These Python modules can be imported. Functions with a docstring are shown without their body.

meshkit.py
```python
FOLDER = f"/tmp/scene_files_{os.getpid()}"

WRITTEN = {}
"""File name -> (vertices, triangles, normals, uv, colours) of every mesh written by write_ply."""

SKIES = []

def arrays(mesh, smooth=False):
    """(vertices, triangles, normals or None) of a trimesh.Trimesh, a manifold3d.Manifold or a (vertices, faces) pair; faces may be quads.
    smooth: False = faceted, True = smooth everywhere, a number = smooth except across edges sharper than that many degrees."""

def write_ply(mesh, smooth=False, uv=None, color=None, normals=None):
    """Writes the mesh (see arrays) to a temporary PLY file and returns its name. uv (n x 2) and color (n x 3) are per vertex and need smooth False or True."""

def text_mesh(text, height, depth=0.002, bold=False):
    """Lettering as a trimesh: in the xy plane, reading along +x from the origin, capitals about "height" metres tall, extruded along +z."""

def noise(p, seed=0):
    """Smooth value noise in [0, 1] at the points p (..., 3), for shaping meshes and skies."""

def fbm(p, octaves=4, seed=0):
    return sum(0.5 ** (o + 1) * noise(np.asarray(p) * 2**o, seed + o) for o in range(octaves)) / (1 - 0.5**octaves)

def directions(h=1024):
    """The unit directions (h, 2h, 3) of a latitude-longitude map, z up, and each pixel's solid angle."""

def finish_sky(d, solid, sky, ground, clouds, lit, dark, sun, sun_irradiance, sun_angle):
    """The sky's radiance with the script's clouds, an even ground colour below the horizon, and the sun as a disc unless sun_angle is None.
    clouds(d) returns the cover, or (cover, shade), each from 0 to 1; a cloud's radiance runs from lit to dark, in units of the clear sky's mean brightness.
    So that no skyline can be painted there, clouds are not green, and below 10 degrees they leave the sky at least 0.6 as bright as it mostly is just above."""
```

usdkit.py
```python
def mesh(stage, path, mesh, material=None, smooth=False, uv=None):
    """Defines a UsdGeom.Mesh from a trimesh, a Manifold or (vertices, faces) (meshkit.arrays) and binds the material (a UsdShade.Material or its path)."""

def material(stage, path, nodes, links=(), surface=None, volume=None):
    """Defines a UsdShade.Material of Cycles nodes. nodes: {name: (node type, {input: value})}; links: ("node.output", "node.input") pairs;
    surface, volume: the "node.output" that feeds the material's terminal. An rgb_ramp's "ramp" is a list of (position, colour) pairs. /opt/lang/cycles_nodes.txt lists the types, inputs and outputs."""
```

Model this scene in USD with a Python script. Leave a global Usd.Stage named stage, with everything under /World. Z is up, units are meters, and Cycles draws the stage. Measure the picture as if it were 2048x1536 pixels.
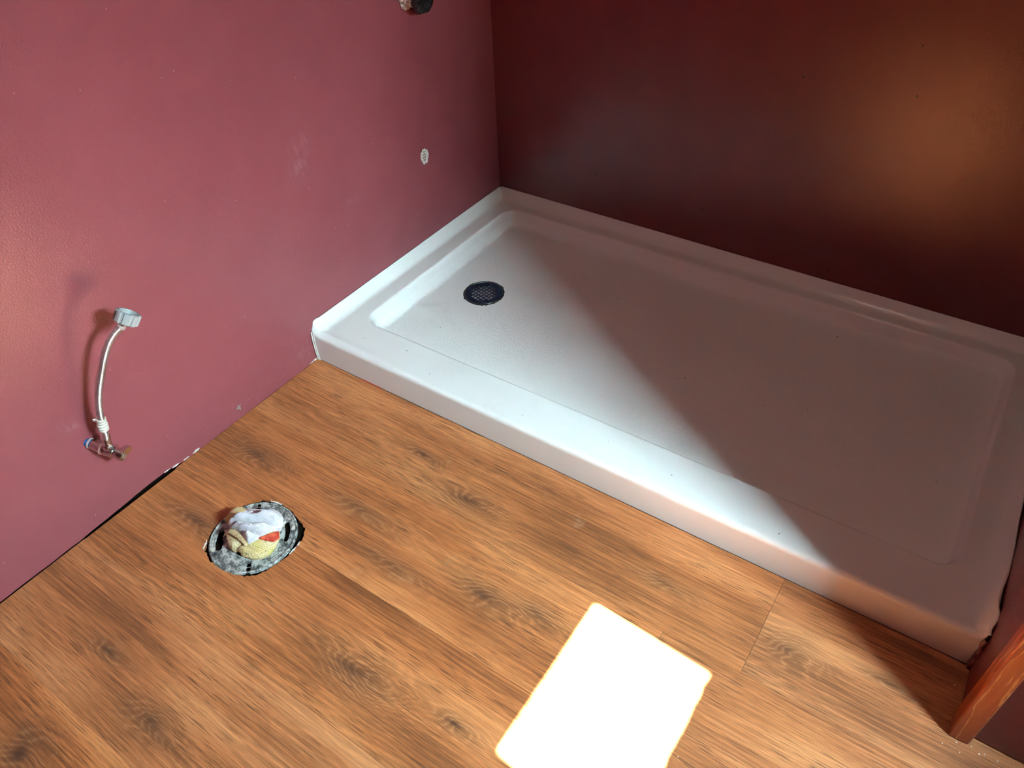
import math, numpy as np, trimesh, usdkit, meshkit
from shapely.geometry import Polygon, Point, box as sbox
from shapely.ops import unary_union
from pxr import Usd, UsdGeom, UsdLux, Gf, Sdf, UsdShade

stage = Usd.Stage.CreateInMemory()
UsdGeom.SetStageUpAxis(stage, 'Z'); UsdGeom.SetStageMetersPerUnit(stage, 1.0)
world = UsdGeom.Xform.Define(stage, '/World'); stage.SetDefaultPrim(world.GetPrim())
UsdGeom.Scope.Define(stage, '/World/Looks')

# ------------------------------------------------------------------ camera
cam = UsdGeom.Camera.Define(stage, '/World/camera')
RIGHT, DOWN, FWD = ((0.82717596, 0.56065159, -0.03807533), (0.35190184, -0.56963248, -0.74275429), (-0.43811531, 0.60098971, -0.66848062))
CAMP = (1.28258719, -1.75055295, 1.22821905)
cam.AddTransformOp().Set(Gf.Matrix4d(*RIGHT, 0, *[-a for a in DOWN], 0, *[-a for a in FWD], 0, *CAMP, 1))
cam.CreateHorizontalApertureAttr(36.0); cam.CreateVerticalApertureAttr(27.0)
cam.CreateFocalLengthAttr(36.0 * 1518.36 / 2048)
cam.CreateClippingRangeAttr(Gf.Vec2f(0.02, 200))
cam.CreateExposureAttr(0.0)

# ------------------------------------------------------------------ material helper
class NG:
    def __init__(s): s.n, s.l, s.k = {}, [], 0
    def __call__(s, kind, out, **ins):
        s.k += 1; name = f'n{s.k}'; vals = {}
        for k, v in ins.items():
            if isinstance(v, str) and '.' in v: s.l.append((v, f'{name}.{k}'))
            else: vals[k] = v
        s.n[name] = (kind, vals); return f'{name}.{out}'
    def math(s, op, a, b=0.0, c=0.0): return s('math', 'value', math_type=op, value1=a, value2=b, value3=c)
    def mixc(s, f, a, b, mode='mix'): return s('mix', 'color', mix_type=mode, fac=f, color1=a, color2=b)
    def ramp(s, f, *stops): return s('rgb_ramp', 'color', fac=f, ramp=list(stops))
    def rng(s, v, a, b, c=0.0, d=1.0): return s('map_range', 'result', value=v, from_min=a, from_max=b, to_min=c, to_max=d, clamp=True)
    def noise(s, vec, scale, detail=3.0, rough=0.5, out='fac', dist=0.0): return s('noise_texture', out, vector=vec, scale=scale, detail=detail, roughness=rough, distortion=dist)
    def scl(s, vec, sc, loc=(0, 0, 0)): return s('mapping', 'vector', vector=vec, scale=sc, location=loc)
    def pos(s): return s('geometry', 'position')
    def bump(s, h, strength=1.0, dist=0.001): return s('bump', 'normal', height=h, strength=strength, distance=dist)
    def make(s, name, **p):
        b = s('principled_bsdf', 'BSDF', **p)
        return usdkit.material(stage, '/World/Looks/' + name, s.n, s.l, surface=b)

def plain(name, col, rough=0.5, metal=0.0, **kw):
    return NG().make(name, base_color=col, roughness=rough, metallic=metal, **kw)

# ------------------------------------------------------------------ sky, sun, window light
dome = UsdLux.DomeLight.Define(stage, '/World/sky'); dome.CreateIntensityAttr(1.0); dome.CreateColorAttr(Gf.Vec3f(0.62, 0.82, 1.0))
SUN_TAN, SUN_S = 1.23, 0.05                       # the sun stands high beyond the window wall
sd = Gf.Vec3d(1.0, -SUN_S, SUN_TAN).GetNormalized()
sun = UsdLux.DistantLight.Define(stage, '/World/sun'); sun.CreateAngleAttr(0.55); sun.CreateIntensityAttr(1.5e6); sun.CreateColorAttr(Gf.Vec3f(1.0, 0.93, 0.82))
sun.AddTransformOp().Set(Gf.Matrix4d().SetRotate(Gf.Rotation(Gf.Vec3d(0, 0, 1), sd)))
# bright sky seen through the small window
WX, WY0, WY1, WZ0, WZ1, WT, WHEAD = 2.10, -1.438, -1.122, 1.144, 1.780, .154, 1.430   # the opening and the thickness of its wall
SKY_X, SKY_Y0, SKY_Y1, SKY_Z0, SKY_Z1 = 2.70, -2.00, -0.70, 1.45, 2.80   # it shows only above the tree line, so the window lights low things most
sky_light = UsdLux.RectLight.Define(stage, '/World/window_daylight')
sky_light.CreateWidthAttr(SKY_Y1 - SKY_Y0); sky_light.CreateHeightAttr(SKY_Z1 - SKY_Z0); sky_light.CreateIntensityAttr(505.0); sky_light.CreateColorAttr(Gf.Vec3f(0.68, 0.94, 1.0))
sky_light.AddTransformOp().Set(Gf.Matrix4d(0, 1, 0, 0, 0, 0, 1, 0, 1, 0, 0, 0, SKY_X, (SKY_Y0 + SKY_Y1) / 2, (SKY_Z0 + SKY_Z1) / 2, 1))

# ------------------------------------------------------------------ object helpers
used = {}
def numbered(parent, name):
    k = (parent, name); n = used.get(k, 0); used[k] = n + 1
    return name if n == 0 else f'{name}_{n:03d}'
def thing(name, label=None, cat=None, kind=None, group=None, loc=None):
    x = UsdGeom.Xform.Define(stage, '/World/' + numbered('/World', name)); p = x.GetPrim()
    if loc is not None: x.AddTranslateOp().Set(Gf.Vec3d(*loc))
    tag(p, label, cat, kind, group); return p
def tag(p, label=None, cat=None, kind=None, group=None):
    for k, v in (('label', label), ('category', cat), ('kind', kind), ('group', group)):
        if v: p.SetCustomDataByKey(k, v)
    return p
LOC = {}
def obj(name, mesh, mat, parent=None, smooth=False, label=None, cat=None, kind=None, group=None):
    pp = str(parent.GetPath()) if parent else '/World'
    path = pp + '/' + numbered(pp, name)
    o = usdkit.mesh(stage, path, mesh, mat, smooth=smooth).GetPrim()
    return tag(o, label, cat, kind, group)
def bx(x0, y0, z0, x1, y1, z1):
    m = trimesh.creation.box((x1 - x0, y1 - y0, z1 - z0)); m.apply_translation(((x0 + x1) / 2, (y0 + y1) / 2, (z0 + z1) / 2)); return m
def cat_(*ms): return trimesh.util.concatenate(list(ms))
def extr(poly, h, z=0.0):
    ps = poly.geoms if hasattr(poly, 'geoms') else [poly]
    m = cat_(*[trimesh.creation.extrude_polygon(g, h, engine='earcut') for g in ps]); m.apply_translation((0, 0, z)); return m
def frame(d):
    d = np.asarray(d, float) / np.linalg.norm(d); a = np.array([0, 0, 1.0]) if abs(d[2]) < .9 else np.array([1.0, 0, 0])
    u = np.cross(a, d); u /= np.linalg.norm(u); return u, np.cross(d, u), d
def lathe(prof, n=32, o=(0, 0, 0), axis=(0, 0, 1), ang=lambda t, r, h: r, caps=True):
    """profile [(r, h)] turned about the axis; closed at both ends unless caps is False"""
    u, v, d = frame(axis); t = np.arange(n) * 2 * np.pi / n; V = []
    for r, h in prof:
        for a in t:
            q = ang(a, r, h); V.append(np.asarray(o) + q * math.cos(a) * u + q * math.sin(a) * v + h * d)
    F = []
    for i in range(len(prof) - 1):
        for j in range(n):
            a, b = i * n + j, i * n + (j + 1) % n; F += [(a, b, b + n), (a, b + n, a + n)]
    k = len(prof) - 1
    if caps: V.append(np.asarray(o) + prof[0][1] * d); V.append(np.asarray(o) + prof[-1][1] * d)
    for j in range(n) if caps else ():
        F.append((len(V) - 2, (j + 1) % n, j)); F.append((len(V) - 1, k * n + j, k * n + (j + 1) % n))
    return trimesh.Trimesh(np.array(V), np.array(F), process=False)
def tube(P, R, n=20, tex=None):
    P = np.asarray(P, float); T = np.gradient(P, axis=0); T /= np.linalg.norm(T, axis=1)[:, None]
    u, _, _ = frame(T[0]); V = []; s = np.r_[0, np.cumsum(np.linalg.norm(np.diff(P, axis=0), axis=1))]
    R = np.broadcast_to(R, len(P))
    for i in range(len(P)):
        u = u - T[i] * (u @ T[i]); u /= np.linalg.norm(u); w = np.cross(T[i], u)
        for j in range(n):
            a = 2 * np.pi * j / n; r = R[i] + (tex(s[i], a) if tex else 0); V.append(P[i] + r * (math.cos(a) * u + math.sin(a) * w))
    F = []
    for i in range(len(P) - 1):
        for j in range(n):
            a, b = i * n + j, i * n + (j + 1) % n; F += [(a, b, b + n), (a, b + n, a + n)]
    V += [P[0], P[-1]]; k = (len(P) - 1) * n
    for j in range(n): F += [(len(V) - 2, (j + 1) % n, j), (len(V) - 1, k + j, k + (j + 1) % n)]
    return trimesh.Trimesh(np.array(V), np.array(F), process=False)
def spline(pts, m):
    from scipy.interpolate import CubicSpline
    pts = np.asarray(pts, float); t = np.r_[0, np.cumsum(np.linalg.norm(np.diff(pts, axis=0), axis=1))]
    return CubicSpline(t, pts)(np.linspace(0, t[-1], m))
def chip(pts, th, origin=(0, 0, 0), axes=((1, 0, 0), (0, 1, 0), (0, 0, 1))):
    m = extr(Polygon(pts).buffer(0), th); A = np.eye(4); A[:3, :3] = np.array(axes, float).T; A[:3, 3] = origin; m.apply_transform(A)
    if np.linalg.det(A[:3, :3]) < 0: m.invert()
    return m
def blob(cx, cy, rx, ry, n, seed, rough=.35):
    r = np.random.default_rng(seed); t = np.arange(n) * 2 * np.pi / n
    k = 1 + rough * (r.random(n) - .5) * 2; return [(cx + rx * a * math.cos(b), cy + ry * a * math.sin(b)) for a, b in zip(k, t)]

# ------------------------------------------------------------------ materials
def wall_mat(name, col, scuffs=False, nibs=False):
    g = NG(); P = g.pos()
    big = g.noise(P, 3.0, 3.0); c = g.mixc(g.rng(big, .35, .65), tuple(x * .95 for x in col), tuple(x * 1.05 for x in col))
    rough = g.rng(g.noise(P, 9.0, 4.0), .3, .7, .26, .30)
    if scuffs:
        def gauss(cy, cz, sy, sz, rot=0.0):
            q = g.scl(P, (1, 1, 1), (0, -cy, -cz))
            q = g('vector_rotate', 'vector', rotate_type='x_axis', vector=q, angle=rot)
            q = g('vector_math', 'vector', vector_math_type='multiply', vector1=q, vector2=(0, 1 / sy, 1 / sz)) if False else g.scl(q, (0, 1 / sy, 1 / sz))
            L = g('vector_math', 'value', math_type='length', vector1=q)
            return g.math('exponent', g.math('multiply', g.math('multiply', L, L), -1.0))
        n1 = g.rng(g.noise(g.scl(P, (1, 30, 12)), 3.0, 5.0, .6), .42, .7)
        sm = [(-.735, .505, .028, .05, .5, .26), (-.607, .342, .03, .006, .1, .25), (-1.406, .246, .02, .01, .8, .3), (-.85, .04, .06, .035, .3, .14)]
        for cy, cz, sy, sz, rt, am in sm:
            f = g.math('multiply', g.math('multiply', gauss(cy, cz, sy, sz, rt), n1), am * 1.5)
            c = g.mixc(f, c, (.44, .24, .28))
        # rubbed paint in a band just above the floor by the pan
        band = g.math('multiply', gauss(-1.02, .03, .17, .03), g.rng(g.noise(g.scl(P, (1, 9, 90)), 3.0, 5.0, .65), .56, .74))
        c = g.mixc(g.math('multiply', band, .55), c, (.52, .17, .2))
        # tiny pale paint nibs
        v = g('voronoi_texture', 'distance', vector=P, scale=38.0); vc = g('voronoi_texture', 'color', vector=P, scale=38.0)
        gate = g.math('greater_than', g('separate_color', 'r', color=vc), .982)
        c = g.mixc(g.math('multiply', g.math('less_than', v, .028), gate), c, (.75, .55, .55))
    h = g.math('add', g.math('multiply', g.noise(P, 320.0, 2.0, .55), 1.0), g.math('multiply', g.noise(P, 120.0, 2.0), .25))
    if nibs:
        h = g.math('multiply_add', g.noise(g.scl(P, (160, 160, 7)), 1.0, 2.0), .45, h)
        v = g('voronoi_texture', 'distance', vector=P, scale=16.0); vc = g('voronoi_texture', 'color', vector=P, scale=16.0)
        gate = g.math('greater_than', g('separate_color', 'g', color=vc), .86)
        c = g.mixc(g.math('multiply', g.math('less_than', v, .045), gate), c, (.025, .008, .008))
    return g.make(name, base_color=c, roughness=rough, specular_ior_level=.5, normal=g.bump(h, 1.0, .0005))
MAROON, MAROON_L = (.128, .018, .021), (.262, .064, .079)  # same paint: left wall lighter, other walls darker, imitating the light on them
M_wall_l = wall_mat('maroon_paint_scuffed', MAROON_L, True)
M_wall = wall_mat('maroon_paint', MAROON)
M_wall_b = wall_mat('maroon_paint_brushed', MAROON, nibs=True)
M_ceil = plain('ceiling_paint', (.85, .82, .78), .7)
M_dark = plain('dark_cavity', (.003, .0025, .002), 1.0, specular_ior_level=0.0)  # black colour stands in for the shade in the gap behind the wallboard
M_plaster = NG(); _p = M_plaster.noise(M_plaster.pos(), 300.0, 4.0)
M_plaster = M_plaster.make('white_plaster', base_color=M_plaster.ramp(_p, (.3, (.50, .42, .38)), (.6, (.86, .82, .80))), roughness=.8, normal=M_plaster.bump(_p, 1.0, .001))

# knots of the floor: x, y, sx, sy, rings, dark
KNOTS = [(.126, -1.140, .085, .030, 9, .6), (.430, -1.135, .11, .022, 8, .3), (.160, -1.335, .10, .032, 8, .55), (.438, -.941, .05, .014, 5, .9),
         (.601, -.993, .075, .024, 7, .8), (.760, -1.160, .07, .030, 7, .8), (.860, -1.135, .05, .020, 4, .5), (.653, -1.400, .10, .034, 10, .7),
         (.860, -1.377, .045, .014, 5, 1.0), (.261, -1.612, .05, .016, 5, .8), (.434, -1.648, .07, .026, 8, .7), (.300, -1.800, .05, .05, 5, 1.0),
         (1.262, -.962, .05, .030, 8, .35), (1.42, -.93, .05, .012, 4, .5), (1.030, -.955, .06, .016, 5, .45), (.57, -1.200, .09, .022, 6, .35), (1.05, -1.20, .06, .03, 6, .5)]
def wood_mat(name, tint, knots=True):
    g = NG(); P0 = g.pos()
    rnd = g('object_info', 'random'); off = g('combine_xyz', 'vector', x=g.math('multiply', rnd, 37.0), y=g.math('multiply', rnd, 11.0), z=0.0)
    P = g('vector_math', 'vector', math_type='add', vector1=P0, vector2=off)
    sx = g('separate_xyz', 'y', vector=P0); xx = g('separate_xyz', 'x', vector=P0)
    warp = g.noise(g.scl(P, (2.2, 9, 1)), 1.0, 3.0, .55)
    F = g.math('multiply_add', warp, 1.3, g.math('multiply', sx, 14.0))
    F = g.math('multiply_add', g.noise(g.scl(P, (14, 50, 1)), 1.0, 3.0, .6), .32, F)
    near = 0.0; dark = 0.0
    wob = g.noise(g.scl(P, (9, 26, 1)), 1.0, 3.0, .6)
    for (kx, ky, ax, ay, rings, dk) in KNOTS if knots else []:
        q = g.scl(P0, (1 / ax, 1 / ay, 0), (-kx / ax, -ky / ay, 0))
        L = g('vector_math', 'value', math_type='length', vector1=q)
        L = g.math('add', L, g.math('multiply_add', wob, 1.1, -.55))
        e = g.math('exponent', g.math('multiply', g.math('multiply', L, L), -1.0))
        u = g.math('multiply_add', xx, 1.3 / ax, 1.0 - 1.3 * kx / ax)
        F = g.math('multiply_add', g.math('multiply', e, u), rings * .075 * (1 if int(kx * 1000) % 2 else -1), F)
        near = g.math('maximum', near, e) if near else e
        q2 = g.scl(P0, (3.4 / ax, 4.2 / ay, 0), (-kx * 3.4 / ax, -ky * 4.2 / ay, 0))
        L2 = g('vector_math', 'value', math_type='length', vector1=q2)
        L2 = g.math('add', L2, g.math('multiply_add', wob, 2.0, -1.0))
        e2 = g.math('multiply', g.math('exponent', g.math('multiply', g.math('multiply', L2, L2), -.8)), dk)
        dark = g.math('maximum', dark, e2) if dark else e2
    if not knots: near, dark = g.math('multiply', rnd, 0.0), g.math('multiply', rnd, 0.0)
    ring = g.math('sine', g.math('multiply', F, 34.0))
    ring = g.math('power', g.rng(ring, -.9, 1.0), 2.6)
    fine = g.noise(g.scl(P, (17, 560, 1)), 1.0, 3.0, .6)           # pores, thin dark dashes along the plank
    mid = g.noise(g.scl(P, (5, 230, 1)), 1.0, 4.0, .70)
    broad = g.noise(g.scl(P, (1.3, 13, 1)), 1.0, 3.0, .5)
    blotch = g.noise(g.scl(P, (4, 9, 1)), 1.0, 2.0)
    t = g.math('multiply_add', mid, .40, g.math('multiply', broad, .42))
    t = g.math('multiply_add', blotch, .18, t)
    lo, md, hi = (.240, .080, .028), (.520, .176, .060), (.720, .292, .115)
    c = g.ramp(t, (.40, tuple(a * b for a, b in zip(lo, tint))), (.49, tuple(a * b for a, b in zip(md, tint))), (.59, tuple(a * b for a, b in zip(hi, tint))))
    c = g.mixc(g.math('multiply', near, .38), c, (.20, .082, .036))
    amt = g.math('multiply_add', near, .40, g.rng(g.noise(g.scl(P, (1.5, 5, 1)), 1.0, 2.0), .42, .62, .06, .34))
    c = g.mixc(g.math('multiply', g.math('subtract', 1.0, ring), amt), c, (.165, .070, .030))
    c = g.mixc(g.math('multiply', g.math('multiply', ring, near), .30), c, (.50, .28, .15))
    pores = g.rng(fine, .47, .37)
    pores = g.math('multiply', pores, g.rng(g.noise(g.scl(P, (5, 14, 1)), 1.0, 2.0), .35, .6, .25, .85))
    hair = g.noise(g.scl(P, (11, 820, 1)), 1.0, 2.0, .6)
    c = g.mixc(g.rng(hair, .52, .40, 0.0, .26), c, (.17, .062, .024))
    c = g.mixc(g.rng(hair, .58, .68, 0.0, .14), c, (.70, .34, .15))
    c = g.mixc(pores, c, (.095, .038, .018))
    # pale saw and bark marks
    pale = g.math('multiply', g.rng(g.noise(g.scl(P, (16, 9, 1)), 1.0, 3.0, .6), .66, .78), g.rng(g.noise(g.scl(P, (40, 160, 1)), 1.0, 3.0), .4, .6))
    c = g.mixc(g.math('multiply', pale, .45), c, (.52, .36, .23))
    c = g.mixc(dark, c, (.075, .030, .018))
    h = g.math('subtract', g.math('multiply', mid, .5), g.math('multiply', pores, .6))
    return g.make(name, base_color=c, roughness=g.rng(mid, .3, .7, .42, .52), specular_ior_level=.4, normal=g.bump(h, .6, .0005))
M_wood = [wood_mat('oak_plank', (1, 1, 1)), wood_mat('oak_plank_orange', (1.03, .98, .92)), wood_mat('oak_plank_pale', (1.01, 1.03, 1.10))]

def acrylic(name, tex):
    g = NG(); P = g.pos()
    c = (.84, .84, .83)
    kw = dict(roughness=.24)
    if tex:
        sp = g('separate_xyz', 'z', vector=P); yy = g('separate_xyz', 'y', vector=P); xx = g('separate_xyz', 'x', vector=P)
        infl = g.math('multiply', g.math('less_than', sp, .056), g.math('greater_than', yy, -.80))
        h = g.noise(P, 190.0, 2.0, .5)
        kw = dict(roughness=g.math('multiply_add', infl, .18, .24), normal=g.bump(g.math('multiply', g.rng(h, .35, .62), infl), .55, .0005))
    return g.make(name, base_color=c, coat_weight=.0, specular_ior_level=.5, **kw)
M_pan = acrylic('white_acrylic', True)
M_caulk = plain('white_caulk', (.80, .78, .75), .45)
M_mcaulk = wall_mat('maroon_caulk', (.13, .035, .04))
M_chrome = plain('chrome', (.70, .69, .68), .17, 1.0)
M_steel = plain('braided_steel', (.82, .81, .80), .33, 1.0)
M_plast = plain('grey_nut_plastic', (.36, .39, .40), .35)
M_blue = plain('blue_water_pipe', (.015, .13, .42), .3)
M_crimp = plain('pale_crimp_ring', (.82, .76, .70), .3, .6)

# ------------------------------------------------------------------ the setting: floor of planks
HOLE = Polygon([(.2355, -1.3766), (.2176, -1.3532), (.2073, -1.3303), (.2029, -1.3007), (.2095, -1.2588), (.2315, -1.2234), (.2704, -1.209), (.3092, -1.2112), (.3423, -1.2208), (.3669, -1.2287), (.3788, -1.2463), (.3872, -1.2797), (.3842, -1.3055), (.3767, -1.3358), (.3689, -1.3561), (.355, -1.3707), (.3277, -1.3826), (.2959, -1.3875), (.2619, -1.3858)])
_rng = np.random.default_rng(5)
_b = HOLE.exterior.segmentize(.006).coords[:-1]
HOLE = Polygon([(x + _rng.normal(0, .0009), y + _rng.normal(0, .0009)) for x, y in _b]).buffer(0)
floor = thing('floor', kind='structure')
obj('subfloor', bx(-.10, -2.62, -.06, 2.16, .0, -.0075), plain('subfloor_board', (.012, .009, .007), 1.0, specular_ior_level=0.0), floor)  # coloured near black to paint the shade seen in the wall gap
PW, TH = .222, .005
rows = []
y1 = -.8270
edges = [y1] + [-1.045 - PW * k for k in range(0, 8)]
joints = {0: [1.212], 1: [1.07], 2: [1.16], 3: [1.10], 4: [.55, 1.77], 5: [.95], 6: [.3, 1.52]}
starts = [.0012, .0008, .0035, .0022, .002, .002, .002]
tints = {(0, 0): 0, (0, 1): 2, (1, 0): 1, (1, 1): 0, (2, 0): 1, (2, 1): 0, (3, 0): 2, (3, 1): 0}
for r in range(7):
    ya, yb = edges[r], edges[r + 1]
    xs = [starts[r]] + joints[r] + [2.098]
    for k in range(len(xs) - 1):
        pts = [(xs[k] + .0002, yb + .00010), (xs[k + 1] - .0002, yb + .00010), (xs[k + 1] - .0002, ya - .00010), (xs[k] + .0002, ya - .00010)]
        pl = Polygon(pts)
        rr = pl
        if pl.intersects(HOLE): pl = pl.difference(HOLE)
        ps = [g_ for g_ in (pl.geoms if hasattr(pl, 'geoms') else [pl]) if g_.area > 1e-4]
        # chamfered top edge: the plank body plus a slightly smaller top skin
        body = extr(unary_union(ps), TH - .0004, -TH)
        ins = unary_union(ps).intersection(sbox(*[pts[0][0] + .0003, pts[0][1] + .00015, pts[1][0] - .0003, pts[2][1] - .00015]))
        top = extr(ins, .0004, -.0004)
        obj('plank', cat_(body, top), M_wood[tints.get((r, k), (r + k) % 3)], floor)

# ------------------------------------------------------------------ walls
rg = np.random.default_rng(11)
yy = np.linspace(-2.6, 0.0, 420)
def bottom(y):
    gap = .0095 * np.clip((-1.240 - y) / .05, 0, 1) * np.clip((y + 1.53) / .20, 0, 1)
    gap2 = .0030 * np.clip((-1.50 - y) / .03, 0, 1)
    n = np.array([meshkit.noise(np.array([a * 60, 3.3, .5])) for a in np.atleast_1d(y)])
    return -.001 + gap + gap2 * .5 + (n - .5) * .0022
zb = bottom(yy)
poly = Polygon([(-2.6, 2.3)] + list(zip(yy, zb)) + [(0.0, 2.3)])
cut = Polygon(blob(-.331, .343, .0135, .0185, 14, 3, .16))
poly = poly.difference(cut).difference(Polygon(blob(-.33, .73, .021, .022, 18, 8, .12)))
wl = extr(poly, .012)
A = np.eye(4); A[:3, :3] = np.array([[0, 0, 1], [1, 0, 0], [0, 1, 0]]); wl.apply_transform(A); wl.apply_translation((-.012, 0, 0))
left = thing('wall_left', kind='structure')
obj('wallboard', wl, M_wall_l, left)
obj('stud_backing', bx(-.12, -2.64, -.02, -.030, .06, 2.34), M_dark, left)
def lchip(pts, th=.0008): return chip(pts, th, axes=((0, 1, 0), (0, 0, 1), (1, 0, 0)), origin=(.0002, 0, 0))
for i, (cy, cz, ry, rz) in enumerate([(-1.207, .0035, .009, .0028), (-1.236, .0030, .007, .0014), (-1.262, .0050, .008, .0022), (-1.285, .0085, .007, .0012), (-.832, .0028, .009, .0028), (-.846, .0022, .006, .0014)]):
    obj('paint_chip', lchip(blob(cy, cz, ry, rz, 13, 20 + i, .35)), M_plaster, left, label='white chip where the paint has come off')
obj('paint_scar', lchip([(-1.083, .029), (-1.078, .033), (-1.0755, .038), (-1.073, .034), (-1.066, .036), (-1.072, .031), (-1.071, .024), (-1.074, .019), (-1.077, .026)], .0005), plain('bare_wall_grey', (.25, .23, .21), .8), left, label='small star-shaped grey scar')
# drilled hole with torn paper rim
ring = Polygon(blob(-.331, .343, .0150, .0205, 20, 4, .12)).difference(Polygon(blob(-.3325, .344, .0085, .0145, 14, 3, .2)))
m = chip([(0, 0), (1, 0), (0, 1)], .001)
mm = extr(ring, .0022); mm.apply_transform(A); mm.apply_translation((-.001, 0, 0))
obj('hole_rim', mm, M_plaster, left, label='torn white rim of the small hole')
g = NG(); wv = g('wave_texture', 'fac', vector=g.pos(), wave_type='bands', bands_direction='z', scale=42.0, distortion=2.0)
M_hole = g.make('hole_wood', base_color=g.ramp(wv, (.2, (.30, .20, .13)), (.7, (.72, .66, .60))), roughness=.8)
hb = extr(Polygon(blob(-.331, .343, .0135, .0185, 14, 3, .16)), .004); hb.apply_transform(A); hb.apply_translation((-.009, 0, 0))
obj('hole_plug', hb, M_hole, left)

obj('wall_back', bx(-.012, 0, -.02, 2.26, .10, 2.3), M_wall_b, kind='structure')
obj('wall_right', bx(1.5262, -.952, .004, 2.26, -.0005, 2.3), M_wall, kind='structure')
# window wall: a thin wall with a small window high up
ww = sbox(-2.6, .0, -.952, 2.3).difference(sbox(WY0 - .03, WZ0 - .03, WY1 + .03, WZ1 + .03))
wm = extr(ww, WT); wm.apply_transform(A); wm.apply_translation((WX, 0, 0))
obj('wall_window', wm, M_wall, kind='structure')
win = thing('window_1', kind='structure')
fr = sbox(WY0 - .0305, WZ0 - .0305, WY1 + .0305, WZ1 + .0305).difference(sbox(WY0, WZ0, WY1, WZ1))
fm = extr(fr, WT + .006); fm.apply_transform(A); fm.apply_translation((WX - .003, 0, 0))
M_white = plain('white_window_paint', (.8, .8, .78), .4)
obj('window_frame', fm, M_white, win)
obj('head_casing', bx(WX - .003, WY0 - .0305, WHEAD, WX + .010, WY1 + .0305, WZ1 + .0305), M_white, win)   # unseen board, added to trim the sun patch and the window light
lump = [(WY0 + (WY1 - WY0) * t, WZ0 + .0035 + .007 * abs(math.sin(t * 9.0)) * meshkit.noise(np.array([t * 14, 2.2, 1.1]))) for t in np.linspace(0, 1, 60)]
lm = extr(Polygon([(WY0, WZ0 - .004)] + lump + [(WY1, WZ0 - .004)]), .012); lm.apply_transform(A); lm.apply_translation((WX + .002, 0, 0))
obj('sealant_bead', lm, M_caulk, win)  # unseen lumps added on the sill to roughen the sun patch edge
gp = NG(); tr = gp('transparent_bsdf', 'BSDF', color=(.97, .98, .98)); gl = gp('glossy_bsdf', 'BSDF', roughness=.02, color=(1, 1, 1)); fz = gp('fresnel', 'fac', IOR=1.45)
mx = gp('mix_closure', 'closure', fac=.05, closure1=tr, closure2=gl)
M_pane = usdkit.material(stage, '/World/Looks/window_glass', gp.n, gp.l, surface=mx)
obj('pane', bx(WX + .120, WY0 - .001, WZ0 - .001, WX + .124, WY1 + .001, WZ1 + .001), M_pane, win)
obj('wall_front', bx(-.012, -2.70, -.02, 2.26, -2.6, 2.3), M_wall, kind='structure')
obj('ceiling', bx(-.12, -2.70, 2.3, 2.26, .10, 2.36), M_ceil, kind='structure')

# flush ceiling lamp, unseen, added as a dim warm fill for the shaded pan
lamp = thing('ceiling_lamp', 'flush round ceiling lamp added unseen to brighten the shaded pan', 'lamp')
obj('lamp_ring', lathe([(.150, 0), (.172, -.002), (.176, -.012), (.170, -.026), (.152, -.030), (.150, -.026)], 48, (1.00, -0.85, 2.3)), M_white, lamp, smooth=30)
dl = UsdLux.DiskLight.Define(stage, str(lamp.GetPath()) + '/lamp_disc'); dl.CreateRadiusAttr(.148); dl.CreateIntensityAttr(14.0); dl.CreateColorAttr(Gf.Vec3f(1.0, .80, .66))
dl.AddTranslateOp().Set(Gf.Vec3d(1.00, -0.85, 2.271))

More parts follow.
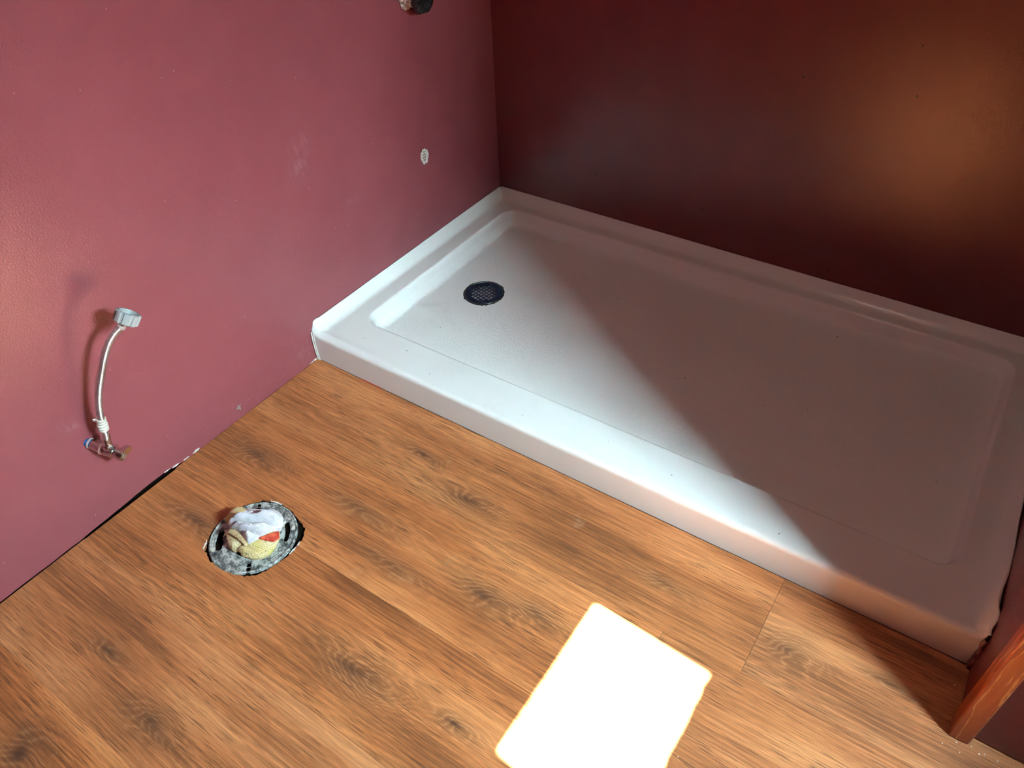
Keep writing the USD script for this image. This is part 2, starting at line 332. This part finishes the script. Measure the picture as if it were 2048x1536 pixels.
# corner trim of stained wood at the end of the right wall
g = NG(); P = g.pos()
w1 = g.noise(g.scl(P, (30, 30, 3)), 1.0, 4.0, .6); fl = g.math('sine', g.math('multiply', g.math('multiply_add', w1, 1.0, g.math('multiply', g('separate_xyz', 'x', vector=P), 12.0)), 30.0))
cc = g.ramp(w1, (.3, (.19, .034, .012)), (.55, (.30, .062, .018)), (.75, (.44, .115, .028)))
cc = g.mixc(g.math('multiply', g.rng(fl, .82, 1.0), .75), cc, (.62, .24, .075))
M_trim = g.make('stained_trim_wood', base_color=cc, roughness=.33, specular_ior_level=.5)
tp = Polygon([(1.5185, -.930), (1.5185, -.9655), (1.5205, -.9675), (1.5465, -.9675), (1.5490, -.9650), (1.5490, -.9525), (1.5262, -.9525), (1.5262, -.930)])
obj('trim_1', extr(tp, 2.29, .003), M_trim, kind='structure')

# ------------------------------------------------------------------ shower pan
L, W = 1.5240, .8260
ZL, DEP = .080, .036
DR = np.array([.225, -.408])
lx0, lx1, ly0, ly1, lr = .074, 1.457, -.714, -.060, .042
def Hout(x, y):
    z = np.full_like(x, ZL)
    d = np.minimum(np.minimum(x, L - x), -y)
    k = np.clip((y + W) / .022, 0, 1); k = k * k * (3 - 2 * k)
    gg = np.clip(1 - d / .030, 0, 1) ** 2.0
    z = z + .030 * gg * (.35 + .65 * k)
    # soft raised front bead that dies out about 0.3 m from the left wall
    f = y + W
    bead = .0045 * np.exp(-((f - .016) / .010) ** 2) * np.clip(1 - (x - .05) / .28, 0, 1) ** 1.2 * (x > .0)
    z = z + bead + .004 * np.clip(1 - f / .05, 0, 1) * 0
    r = .012
    c = np.clip(r - f, 0, r)
    z = z - (r - np.sqrt(np.maximum(r * r - c * c, 0)))
    return z
def perim(x0, x1, yb, yt, r, n=(150, 90), k=14):
    out = []
    def arc(cx, cy, a0):
        for i in range(k): a = a0 + (i + .5) / k * math.pi / 2; out.append((cx + r * math.cos(a), cy + r * math.sin(a)))
    def seg(p, q, m):
        for i in range(m): t = i / (m - 1); out.append((p[0] + (q[0] - p[0]) * t, p[1] + (q[1] - p[1]) * t))
    seg((x0 + r, yb), (x1 - r, yb), n[0]); arc(x1 - r, yb + r, -math.pi / 2)
    seg((x1, yb + r), (x1, yt - r), n[1]); arc(x1 - r, yt - r, 0)
    seg((x1 - r, yt), (x0 + r, yt), n[0]); arc(x0 + r, yt - r, math.pi / 2)
    seg((x0, yt - r), (x0, yb + r), n[1]); arc(x0 + r, yb + r, math.pi)
    return np.array(out)
outer = perim(.0004, L - .0004, -W, -.0004, .006)
lip = perim(lx0 - .006, lx1 + .006, ly0 - .006, ly1 + .006, lr + .006)
ringsV = [np.c_[outer, np.zeros(len(outer))]]
us = np.r_[1 - np.linspace(0, .30, 26) , 1 - np.linspace(.33, 1, 14)]
for u in us:
    q = lip + (outer - lip) * u; ringsV.append(np.c_[q, Hout(q[:, 0], q[:, 1])])
def floorz(x, y): return .0305 + .0155 * np.clip(np.hypot(x - DR[0], y - DR[1]) / 1.25, 0, 1)
def blend(s):       # 0 on the ledge -> 1 on the basin floor
    a = np.interp(s, [-.006, -.003, 0, .002, .0045, .009, .013, .017, .022, .028, .036], [0, .015, .075, .17, .33, .60, .78, .89, .96, .99, 1.0]); return a
ss = np.r_[np.linspace(-.004, .036, 30)]
for s in ss:
    q = perim(lx0 + s, lx1 - s, ly0 + s, ly1 - s, lr - s if lr - s > .004 else .004)
    z0, z1 = Hout(q[:, 0], q[:, 1]), floorz(q[:, 0], q[:, 1]); b = blend(s); ringsV.append(np.c_[q, z0 + (z1 - z0) * b])
last = q
RH = .0560
ang = np.arctan2(last[:, 1] - DR[1], last[:, 0] - DR[0]); dr = DR + RH * np.c_[np.cos(ang), np.sin(ang)]
for t in np.linspace(0, 1, 46)[1:]:
    q = last + (dr - last) * t; ringsV.append(np.c_[q, floorz(q[:, 0], q[:, 1])])
for rr, zz in ((RH - .001, .0290), (RH - .002, .012)):
    q = DR + rr * np.c_[np.cos(ang), np.sin(ang)]; ringsV.append(np.c_[q, np.full(len(q), zz)])
n = len(outer); V = np.vstack(ringsV); F = []
for i in range(len(ringsV) - 1):
    a = i * n + np.arange(n); b = i * n + (np.arange(n) + 1) % n
    F.append(np.c_[a, b, b + n]); F.append(np.c_[a, b + n, a + n])
pan = thing('shower_pan', 'white acrylic shower pan with raised rim filling the corner between maroon walls', 'shower pan')
pm = trimesh.Trimesh(V, np.vstack(F), process=False)
obj('basin', pm, M_pan, pan, smooth=40)
# caulk at its front corners
cv = spline([(.004, -.8275, .0), (.0035, -.8285, .03), (.0028, -.8280, .06), (.0022, -.8262, .086)], 24)
obj('caulk_strip', cat_(tube(cv, .0022, 8), tube(cv + np.array([.006, -.0002, 0]), .0011, 8)), M_caulk, pan, smooth=True, label='white caulk strip up the left front corner')
cv = spline([(1.5255, -.8285, .001), (1.5245, -.831, .014), (1.5262, -.8285, .026), (1.5235, -.8300, .040), (1.5250, -.8285, .052), (1.5225, -.8290, .066), (1.5250, -.826, .078)], 60)
rr = .0030 + .0030 * meshkit.noise(cv * 160)
obj('caulk_blob', tube(cv, rr, 10), M_mcaulk, pan, smooth=True, label='ragged maroon painted caulk up the right front corner')
cv = spline([(1.5246, -.822, .090), (1.5225, -.81, .103), (1.5250, -.80, .109), (1.5215, -.78, .111), (1.5222, -.72, .111), (1.522, -.60, .1105), (1.5225, -.40, .1105), (1.5225, -.02, .1105)], 120)
obj('rim_edge', tube(cv, .0026, 8), M_caulk, pan, smooth=True)
obj('paint_smear', chip([(.150, -.8282), (.200, -.8284), (.216, -.8290), (.214, -.8268), (.150, -.8268)], .0020), plain('red_smear', (.55, .06, .05), .5), pan, label='short red smear at the foot of the pan')

# ------------------------------------------------------------------ drain
DZ = .0305
dr_ = thing('shower_drain', 'round dark blue filmed drain strainer set in the white pan floor', 'drain')
g = NG(); nn = g.noise(g.pos(), 60.0, 3.0)
M_film = g.make('dark_blue_film', base_color=g.ramp(nn, (.35, (.004, .010, .022)), (.65, (.010, .030, .060))), roughness=.32)
c = Point(*DR)
grid = []
cell, gapw = .0104, .0024
rot = math.radians(-12)
for i in range(-4, 5):
    for j in range(-4, 5):
        px_, py_ = i * cell, j * cell
        if math.hypot(px_, py_) < .0360:
            h = (cell - gapw) / 2
            sq = [(px_ - h, py_ - h), (px_ + h, py_ - h), (px_ + h, py_ + h), (px_ - h, py_ + h)]
            grid.append(Polygon([(DR[0] + a * math.cos(rot) - b * math.sin(rot), DR[1] + a * math.sin(rot) + b * math.cos(rot)) for a, b in sq]))
holes = unary_union(grid)
obj('strainer_plate', extr(c.buffer(.0505, 48).difference(holes), .0011, DZ + .0003), M_film, dr_)
obj('outer_ring', lathe([(.0505, -.0012), (.0505, .0012), (.0513, .0024), (.0522, .0026), (.0528, .0018), (.0545, .0012), (.0552, -.0005), (.0552, -.0012)], 64, (DR[0], DR[1], DZ), caps=False), plain('ring_steel', (.12, .13, .13), .35, .9), dr_, smooth=30)
rgd = np.random.default_rng(2); tt = np.linspace(0, 2 * np.pi, 90, endpoint=False)
ragged = Polygon([(DR[0] + r_ * math.cos(a), DR[1] + r_ * math.sin(a)) for a, r_ in zip(tt, .0556 + .0014 * rgd.random(90) + .0024 * (rgd.random(90) > .93))])
obj('film_edge', extr(ragged.difference(c.buffer(.0532, 48)), .0009, DZ + .0004), plain('film_edge_dark', (.012, .016, .014), .4), dr_, label='ragged edge of dark film round the strainer')
for a in (-.9, 1.43):
    obj('film_tab', extr(Point(DR[0] + .043 * math.cos(a), DR[1] + .043 * math.sin(a)).buffer(.0035, 6), .0006, DZ + .0013), plain('teal_film', (.010, .075, .11), .3), dr_)
obj('drain_cup', lathe([(.0, -.0075), (.044, -.0065), (.0490, -.0045), (.0495, -.0015)], 40, (DR[0], DR[1], DZ), caps=False), plain('drain_cup_metal', (.85, .84, .82), .35, .2), dr_)

# ------------------------------------------------------------------ closet flange and rag
FC = (.293, -1.300)
g = NG(); P = g.pos(); a1 = g.noise(P, 55.0, 6.0, .68); a2 = g.noise(P, 240.0, 4.0, .6)
mm_ = g.math('multiply_add', a1, .65, g.math('multiply', a2, .35))
M_flange = g.make('grimy_flange', base_color=g.ramp(mm_, (.38, (.022, .024, .024)), (.47, (.16, .17, .17)), (.56, (.56, .58, .56))), roughness=.55, metallic=.15, normal=g.bump(mm_, 1.0, .0015))
M_black = plain('black_flange_rim', (.016, .017, .016), .5)
fl_ = thing('toilet_flange', 'grimy grey toilet flange with slots set in the ragged hole in the floor', 'flange')
disc = Point(*FC).buffer(.0875, 48)
def arcslot(r, a0, a1, w):
    pts = [(FC[0] + r * math.cos(math.radians(a)), FC[1] + r * math.sin(math.radians(a))) for a in np.linspace(a0, a1, 14)]
    from shapely.geometry import LineString
    return LineString(pts).buffer(w)
slots = [arcslot(.068, 206, 236, .0066), arcslot(.069, 28, 60, .0066)]
def notch(a, r0, r1, w):
    from shapely.geometry import LineString
    a = math.radians(a); return LineString([(FC[0] + r0 * math.cos(a), FC[1] + r0 * math.sin(a)), (FC[0] + r1 * math.cos(a), FC[1] + r1 * math.sin(a))]).buffer(w, cap_style=2)
slots += [notch(130, .066, .1, .0042), notch(-49, .062, .1, .0046), arcslot(.068, 225, 228, .0095)]
obj('flange_plate', extr(disc.difference(Point(*FC).buffer(.049, 40)).difference(unary_union(slots)), .004, -.0030), M_flange, fl_)
def torus_arc(r, rad, z, mat, name, cx=FC[0], cy=FC[1], **kw):
    t = np.linspace(0, 2 * np.pi, 97); ptsr = np.c_[cx + r * np.cos(t), cy + r * np.sin(t), np.full(97, z)]
    return obj(name, tube(ptsr, rad, 8), mat, fl_, smooth=True, **kw)
torus_arc(.0850, .0020, .0015, M_flange, 'outer_bead')
torus_arc(.0500, .0030, .0012, M_flange, 'inner_lip')
torus_arc(.0745, .0010, .0012, M_flange, 'step_ring', .292, -1.300)
obj('flange_body', lathe([(.0480, -.0065), (.0480, .0005), (.0497, .0005), (.0497, -.0065)], 48, (FC[0], FC[1], 0)), M_black, fl_)
for s_, poly_ in enumerate(([(.2175, -1.354), (.2205, -1.363), (.2270, -1.373), (.2350, -1.379), (.2300, -1.371), (.2235, -1.360)], [(.3795, -1.252), (.3850, -1.264), (.3870, -1.281), (.3858, -1.296), (.3835, -1.284), (.3825, -1.268)], [(.245, -1.219), (.262, -1.212), (.282, -1.2085), (.280, -1.212), (.262, -1.216)])):
    obj('sealant_flake', extr(Polygon([(a + rgd.normal(0, .0006), b + rgd.normal(0, .0006)) for a, b in Polygon(poly_).buffer(-.0006).exterior.segmentize(.0025).coords[:-1]]).buffer(0), .0022, -.0012), M_caulk, fl_, label='pale flake of old sealant at the hole edge')
for i_, (a_, r_, w_) in enumerate(((205, .060, .010), (48, .079, .006), (62, .060, .008), (236, .078, .006))):
    b_ = Polygon(blob(FC[0] + r_ * math.cos(math.radians(a_)), FC[1] + r_ * math.sin(math.radians(a_)), w_ * .6, w_, 11, 40 + i_, .4))
    obj('wax_crumb', extr(b_.difference(unary_union(slots)).buffer(0), .0016, .0008), plain(f'wax_{i_}', (.70, .68, .60), .6), fl_)

def pillow(outline, zc, up, dn, mat, name, parent, seed, tilt=(0, 0), wr=.35, sub=140, ringn=22, dir_=(1, .3), label=None, fr_=1.0):
    pl = Polygon(outline).buffer(.003).buffer(-.003); cx, cy = pl.representative_point().coords[0] if not pl.convex_hull.contains(pl.centroid) else pl.centroid.coords[0]
    ring = np.array([pl.exterior.interpolate(t, normalized=True).coords[0] for t in np.linspace(0, 1, sub, endpoint=False)])
    if Polygon(ring).exterior.is_ccw is False: ring = ring[::-1]
    ring = (np.roll(ring, 1, 0) + 2 * ring + np.roll(ring, -1, 0)) / 4
    V, F = [], []
    def layer(sign, h):
        base = len(V)
        for k in range(ringn):
            t = 1 - k / ringn
            p_ = np.array([cx, cy]) + (ring - (cx, cy)) * t
            prof = (1 - t ** 3.2) ** .55
            zz = zc + (p_[:, 0] - cx) * tilt[0] + (p_[:, 1] - cy) * tilt[1] + sign * h * prof
            if sign > 0:
                u = (p_[:, 0] * dir_[0] + p_[:, 1] * dir_[1]) / math.hypot(*dir_); w = (-p_[:, 0] * dir_[1] + p_[:, 1] * dir_[0]) / math.hypot(*dir_)
                nz = 1.3 * (meshkit.fbm(np.c_[u * 18 * fr_, w * 70 * fr_, np.full(len(u), seed * 3.1)], 4) - .5) - .55 * np.maximum(0, .16 - np.abs(meshkit.noise(np.c_[u * 9, w * 48, np.full(len(u), seed * 7.7)]) - .5)) / .16 + .2
                zz = zz + h * wr * nz * 2 * min(1, (1 - t) * 4 + .15)
            V.extend(np.c_[p_, zz])
        V.append((cx, cy, V[-1][2]))
        for k in range(ringn - 1):
            for j in range(sub):
                a, b = base + k * sub + j, base + k * sub + (j + 1) % sub
                F.extend([(a, b, b + sub), (a, b + sub, a + sub)] if sign > 0 else [(b, a, b + sub), (a, a + sub, b + sub)])
        k = ringn - 1
        for j in range(sub):
            a, b = base + k * sub + j, base + k * sub + (j + 1) % sub; F.append((a, b, len(V) - 1) if sign > 0 else (b, a, len(V) - 1))
    layer(1, up); layer(-1, dn)
    return obj(name, trimesh.Trimesh(np.array(V), np.array(F), process=False), mat, parent, smooth=True, label=label)
g = NG(); P = g.pos(); t1 = g('voronoi_texture', 'distance', vector=P, scale=520.0); t2 = g.noise(P, 40.0, 3.0)
M_terry = g.make('white_terry', base_color=g.ramp(t2, (.35, (.56, .54, .60)), (.65, (.80, .79, .84))), roughness=.95, sheen_weight=.3, normal=g.bump(g.math('add', t1, g.noise(P, 800.0, 2.0)), .8, .0013))
g = NG(); P = g.pos()
rings = g('wave_texture', 'fac', vector=g.scl(P, (1, 1, .5)), wave_type='rings', rings_direction='z', scale=120.0, distortion=14.0, detail=2.0, detail_scale=1.2)
yel = g.ramp(g.noise(P, 28.0, 2.0), (.40, (.76, .62, .38)), (.58, (.76, .56, .27)), (.70, (.58, .56, .12)))
M_print = g.make('printed_cotton', base_color=g.mixc(g.rng(rings, .40, .12), yel, (.36, .30, .12)), roughness=.9, normal=g.bump(g.noise(P, 500.0, 2.0), .6, .001))
g = NG(); P = g.pos(); M_hem = g.make('tan_hem', base_color=g.ramp(g.noise(P, 260.0, 3.0), (.35, (.36, .24, .12)), (.65, (.66, .50, .28))), roughness=.95, normal=g.bump(g.noise(P, 500.0, 2.0), .8, .0015))
g = NG(); P = g.pos(); M_redp = g.make('red_print', base_color=g.ramp(g.noise(P, 120.0, 3.0), (.4, (.45, .035, .02)), (.62, (.75, .13, .06))), roughness=.9)
rag = thing('rag', 'crumpled rag with white terry top and printed yellow folds stuffed in the flange', 'rag')
pillow([(.2572, -1.3334), (.2574, -1.3209), (.27, -1.317), (.2959, -1.3211), (.3164, -1.3263), (.3106, -1.3339), (.3025, -1.3431), (.2955, -1.3496), (.2815, -1.3485)], .020, .012, .022, M_print, 'printed_fold', rag, 1, (0, .3))
pillow([(.2307, -1.3129), (.2259, -1.2923), (.2311, -1.2781), (.2419, -1.2724), (.262, -1.272), (.262, -1.3051), (.2454, -1.3162)], .030, .006, .008, M_print, 'corner_fold', rag, 2, (.1, .1))
pillow([(.3027, -1.3444), (.3060, -1.3287), (.3054, -1.3166), (.3107, -1.2982), (.3197, -1.2801), (.3383, -1.2668), (.3487, -1.2746), (.3563, -1.2949), (.3584, -1.3135), (.3507, -1.3302), (.3386, -1.3412), (.3193, -1.3477)], .014, .016, .018, M_print, 'printed_bulge', rag, 3, (-.15, .1), label='yellow printed bulge')
pillow([(.2498, -1.318), (.2454, -1.2997), (.2491, -1.2844), (.2621, -1.2676), (.2793, -1.2545), (.3031, -1.2416), (.3251, -1.2427), (.337, -1.25), (.3467, -1.2647), (.3397, -1.2846), (.3318, -1.3025), (.3263, -1.3206), (.3231, -1.3286), (.3041, -1.3247), (.2784, -1.3206), (.2631, -1.3221)], .030, .022, .030, M_terry, 'terry_fold', rag, 4, (.04, .0), wr=.85, label='white terry fold', dir_=(.9, .55))
pillow([(.3301, -1.309), (.3368, -1.2966), (.3445, -1.2794), (.3492, -1.2744), (.359, -1.2825), (.356, -1.2957), (.3433, -1.3045)], .030, .006, .010, M_redp, 'red_patch', rag, 5, (-.2, .0), label='red printed patch')
pillow([(.2678, -1.3335), (.2652, -1.3238), (.277, -1.3194), (.3027, -1.3235), (.3243, -1.3288), (.3242, -1.3368), (.3022, -1.3339), (.2832, -1.3329)], .034, .004, .005, M_hem, 'hem', rag, 6, (0, .1), wr=.2, label='tan hem band')

# ------------------------------------------------------------------ shut-off valve
vB, vE = np.array([.012, -1.387, .1884]), np.array([.065, -1.3685, .1721])
ax = (vE - vB) / np.linalg.norm(vE - vB); VL = np.linalg.norm(vE - vB)
vv = thing('shutoff_valve', 'chrome shut-off valve on a blue pipe stub low on the maroon wall', 'valve')
root = vB - ax * (vB[0] + .006) / ax[0]
r0 = np.linalg.norm(vB - root)
obj('pipe_stub', lathe([(.0092, 0), (.0092, r0 + .010)], 24, root, ax), M_blue, vv, smooth=30)
obj('crimp_ring', lathe([(.0092, 0), (.0108, .0008), (.0110, .002), (.0108, .0032), (.0092, .004)], 28, vB - ax * .0125, ax), M_crimp, vv, smooth=30)
obj('valve_body', lathe([(.0075, -.008), (.0104, -.006), (.0114, .014), (.0128, .016), (.0134, .020), (.0128, .024), (.0122, .026), (.0122, .040), (.0105, .042), (.0100, .046), (.0, .046)], 32, vB, ax), M_chrome, vv, smooth=30)
obj('packing_ring', lathe([(.0120, 0), (.0138, .001), (.0138, .003), (.0120, .004)], 28, vB + ax * .0145, ax), M_crimp, vv, smooth=30)
out0 = vB + ax * .032
outd = np.array([-.004, -.006, .030]); outd = outd - ax * (outd @ ax); outd /= np.linalg.norm(outd)
obj('outlet', lathe([(.0075, 0), (.0075, .010), (.0100, .011), (.0106, .014), (.0100, .024), (.0078, .026)], 6, out0, outd), M_chrome, vv)
# oval handle: a flattened scoop with a screw, wide along y
u_, v_, _ = frame(ax); hs = out0 * 0 + vB + ax * .046
upw = np.array([.0, 1.0, -.08]); upw -= ax * (upw @ ax); upw /= np.linalg.norm(upw); sid = np.cross(ax, upw)
hub = lathe([(.0090, -.004), (.0112, -.002), (.0118, .002), (.0118, .012), (.0108, .0145), (.0088, .0145), (.0080, .0120), (.0, .0120)], 32, hs, ax)
wing = trimesh.convex.convex_hull(np.array([hs + upw * a + sid * b + ax * c for a, b, c in ((.004, -.0105, .001), (.004, .0105, .001), (.004, -.0105, .013), (.004, .0105, .013), (.021, -.0060, .006), (.021, .0060, .006), (.0225, -.0050, .0150), (.0225, .0050, .0150), (.020, -.0065, .0155), (.020, .0065, .0155))]))
hm = cat_(hub, wing)
hd = obj('handle', hm, M_chrome, vv, smooth=35)
obj('handle_screw', lathe([(.0050, 0), (.0050, .0022), (.0038, .0034), (.0, .0034)], 20, hs + ax * .0122, ax), M_steel, vv, smooth=30)

# ------------------------------------------------------------------ braided supply hose
hose = thing('supply_hose', 'braided steel supply hose curving up the maroon wall from the valve', 'hose')
p0 = out0 + outd * .020
nA, nB = np.array([.0900, -1.2891, .4343]), np.array([.0970, -1.2587, .4503])
path = [p0, (.047, -1.3725, .222), (.0500, -1.3690, .248), (.055, -1.361, .290), (.060, -1.348, .326), (.070, -1.331, .366), (.080, -1.312, .403), (.0875, -1.2915, .4265), (.0922, -1.2775, .4350), (.0937, -1.2730, .4372)]
P = spline(path, 960)
def braid(s, a):
    return .00030 * math.sin(s * 2 * math.pi / .0022 + 1.2 * math.cos(6 * a)) + .00022 * math.cos(6 * a)
obj('braid', tube(P, .0064, 24, braid), M_steel, hose, smooth=True)
Tn = P[-1] - P[-12]; Tn /= np.linalg.norm(Tn)
T0 = P[12] - P[0]; T0 /= np.linalg.norm(T0)
obj('ferrule', lathe([(.0068, -.006), (.0078, -.005), (.0078, -.001), (.0064, .0), (.0064, .008), (.0050, .009), (.0050, .012)], 28, P[-1], Tn), M_crimp, hose, smooth=30)
obj('ferrule', lathe([(.0062, .024), (.0075, .023), (.0075, .006), (.0085, .005), (.0092, .000), (.0092, -.004), (.0070, -.006)][::-1], 28, P[0], T0), M_chrome, hose, smooth=30)
# winged plastic nut, open at the top
NT = np.array([.084, .617, .717]); NT /= np.linalg.norm(NT)
no = np.array([.0950, -1.2690, .4390]) - NT * .001
def rib(t, r, h):
    k = (t / (2 * math.pi) * 8) % 1
    return r * (1 + (.11 if k < .62 else -.02)) if r > .0175 and h < .0225 else r
nutp = [(.0050, .0), (.0120, .0005), (.0180, .003), (.0190, .005), (.0196, .020), (.0194, .0224), (.0188, .0240), (.0158, .0240), (.0152, .0225), (.0148, .0100), (.0, .0100)]
obj('plastic_nut', lathe(nutp, 96, no, NT, rib), M_plast, hose, smooth=25, label='ribbed grey plastic nut, open end up')
# paper tag wrapped round the hose
i0, i1 = 140, 236
g = NG(); st = g('wave_texture', 'fac', vector=g.pos(), wave_type='bands', bands_direction='z', scale=50.0, distortion=1.5, detail=0.0)
M_tag = g.make('white_tag', base_color=g.mixc(g.rng(st, .80, .97), (.78, .74, .66), (.30, .29, .27)), roughness=.6)
seg = P[i0:i1]
obj('paper_tag', cat_(tube(seg, np.r_[np.full(len(seg) // 2, .0096), np.full(len(seg) - len(seg) // 2, .0087)], 20)), M_tag, hose, smooth=30, label='white paper tag with grey print wrapped round the hose')
te = P[i1 - 8]; tw = np.array([te + np.array([-.0075, -.004, .000]), te + np.array([-.004, -.0115, .005])])
obj('tag_end', tube(np.linspace(tw[0], tw[1], 5), .0026, 8), M_tag, hose, smooth=True)

# ------------------------------------------------------------------ pipe stub above, end wrapped in black plastic
pc = np.array([-.006, -.330, .7330])
st_ = thing('pipe_stub', 'pipe stub high on the maroon wall with plastered base and black wrapped end', 'pipe')
def rough_(seed, amp, fr=9):
    def f(t, r, h):
        return r * (1 + amp * 2 * (meshkit.noise(np.array([math.cos(t) * fr / 3 + seed, math.sin(t) * fr / 3, h * 160])) - .5)) if r > .002 else r
    return f
g = NG(); pn = g.noise(g.pos(), 160.0, 4.0)
M_crust = g.make('crusty_plaster', base_color=g.ramp(pn, (.34, (.16, .12, .10)), (.48, (.66, .58, .50)), (.66, (.86, .82, .80))), roughness=.8, normal=g.bump(pn, 1.0, .002))
obj('plaster_collar', lathe([(.026, .0065), (.0275, .009), (.0255, .013), (.0215, .016)], 40, pc, (1, 0, 0), rough_(1, .14)), M_crust, st_)
obj('pipe', lathe([(.0205, .0), (.0215, .018), (.0210, .030), (.0225, .043), (.0200, .048)], 40, pc, (1, 0, 0), rough_(4, .05)), M_crust, st_, smooth=40)
pf = [(.0220, .043), (.0275, .045), (.0305, .049), (.0315, .055), (.0310, .060), (.0285, .065), (.021, .068), (.010, .067), (.0, .066)]
M_bag = NG()
_q = M_bag.noise(M_bag.scl(M_bag.pos(), (30, 130, 130)), 1.0, 3.0, .5, dist=1.5)
M_bag = M_bag.make('black_plastic', base_color=(.008, .009, .011), roughness=.2, normal=M_bag.bump(_q, 1.0, .006))
def wr(t, r, h): return r * (1 + .16 * (meshkit.noise(np.array([t * 3.5, h * 25, 7.7])) - .5) + .05 * math.sin(7 * t + h * 70)) if r > .001 else r
pts_ = []
hh = np.linspace(0, 1, 36); pr_ = np.array(pf); s_ = np.r_[0, np.cumsum(np.hypot(*np.diff(pr_, axis=0).T))]; s_ /= s_[-1]
obj('black_wrap', lathe(list(zip(np.interp(hh, s_, pr_[:, 0]), np.interp(hh, s_, pr_[:, 1]))), 72, pc, (1, 0, 0), wr), M_bag, st_, smooth=50)

# ------------------------------------------------------------------ specks and crumbs
M_speck = plain('dark_speck', (.06, .03, .02), .8); M_crumb = plain('pale_crumb', (.85, .82, .78), .7)
rs = np.random.default_rng(9); ms = []
def speck(x, y, z, s): 
    m = trimesh.creation.icosphere(1, s); m.vertices *= (1 + .5 * rs.random(3)) * np.array([1, 1, .5]); m.apply_translation((x, y, z + s * .3)); return m
for x, y in [(.822, -.463), (.835, -.451), (.851, -.451), (.897, -.215), (.93, -.253), (1.108, -.41), (1.087, -.122), (1.025, -.446), (1.387, -.484), (.259, -.603), (.218, -.592), (.55, -.25)]:
    ms.append(speck(x, y, float(floorz(np.array(x), np.array(y))), .0006 + .0004 * rs.random()))
for x, y in [(.606, -.790), (1.175, -.800), (.129, -.769), (.248, -.752), (.349, -.790), (.80, -.76), (.95, -.775)]:
    ms.append(speck(x, y, ZL, .0006 + .0004 * rs.random()))
obj('pan_grit', cat_(*ms), M_speck, label='scattered dark grit specks lying on the white shower pan', cat='grit', kind='stuff')
ms = [speck(x, y, 0, .0006 + .0005 * rs.random()) for x, y in [(1.533, -.972), (1.553, -.966), (1.572, -.968), (1.515, -.985), (1.565, -.972), (1.590, -.968), (1.60, -.975), (1.54, -.985), (1.183, -1.227), (1.512, -.875), (.375, -.925)]]
obj('floor_crumbs', cat_(*ms), M_crumb, label='scattered pale crumbs on the wood floor, mostly beside the trim', cat='crumbs', kind='stuff')
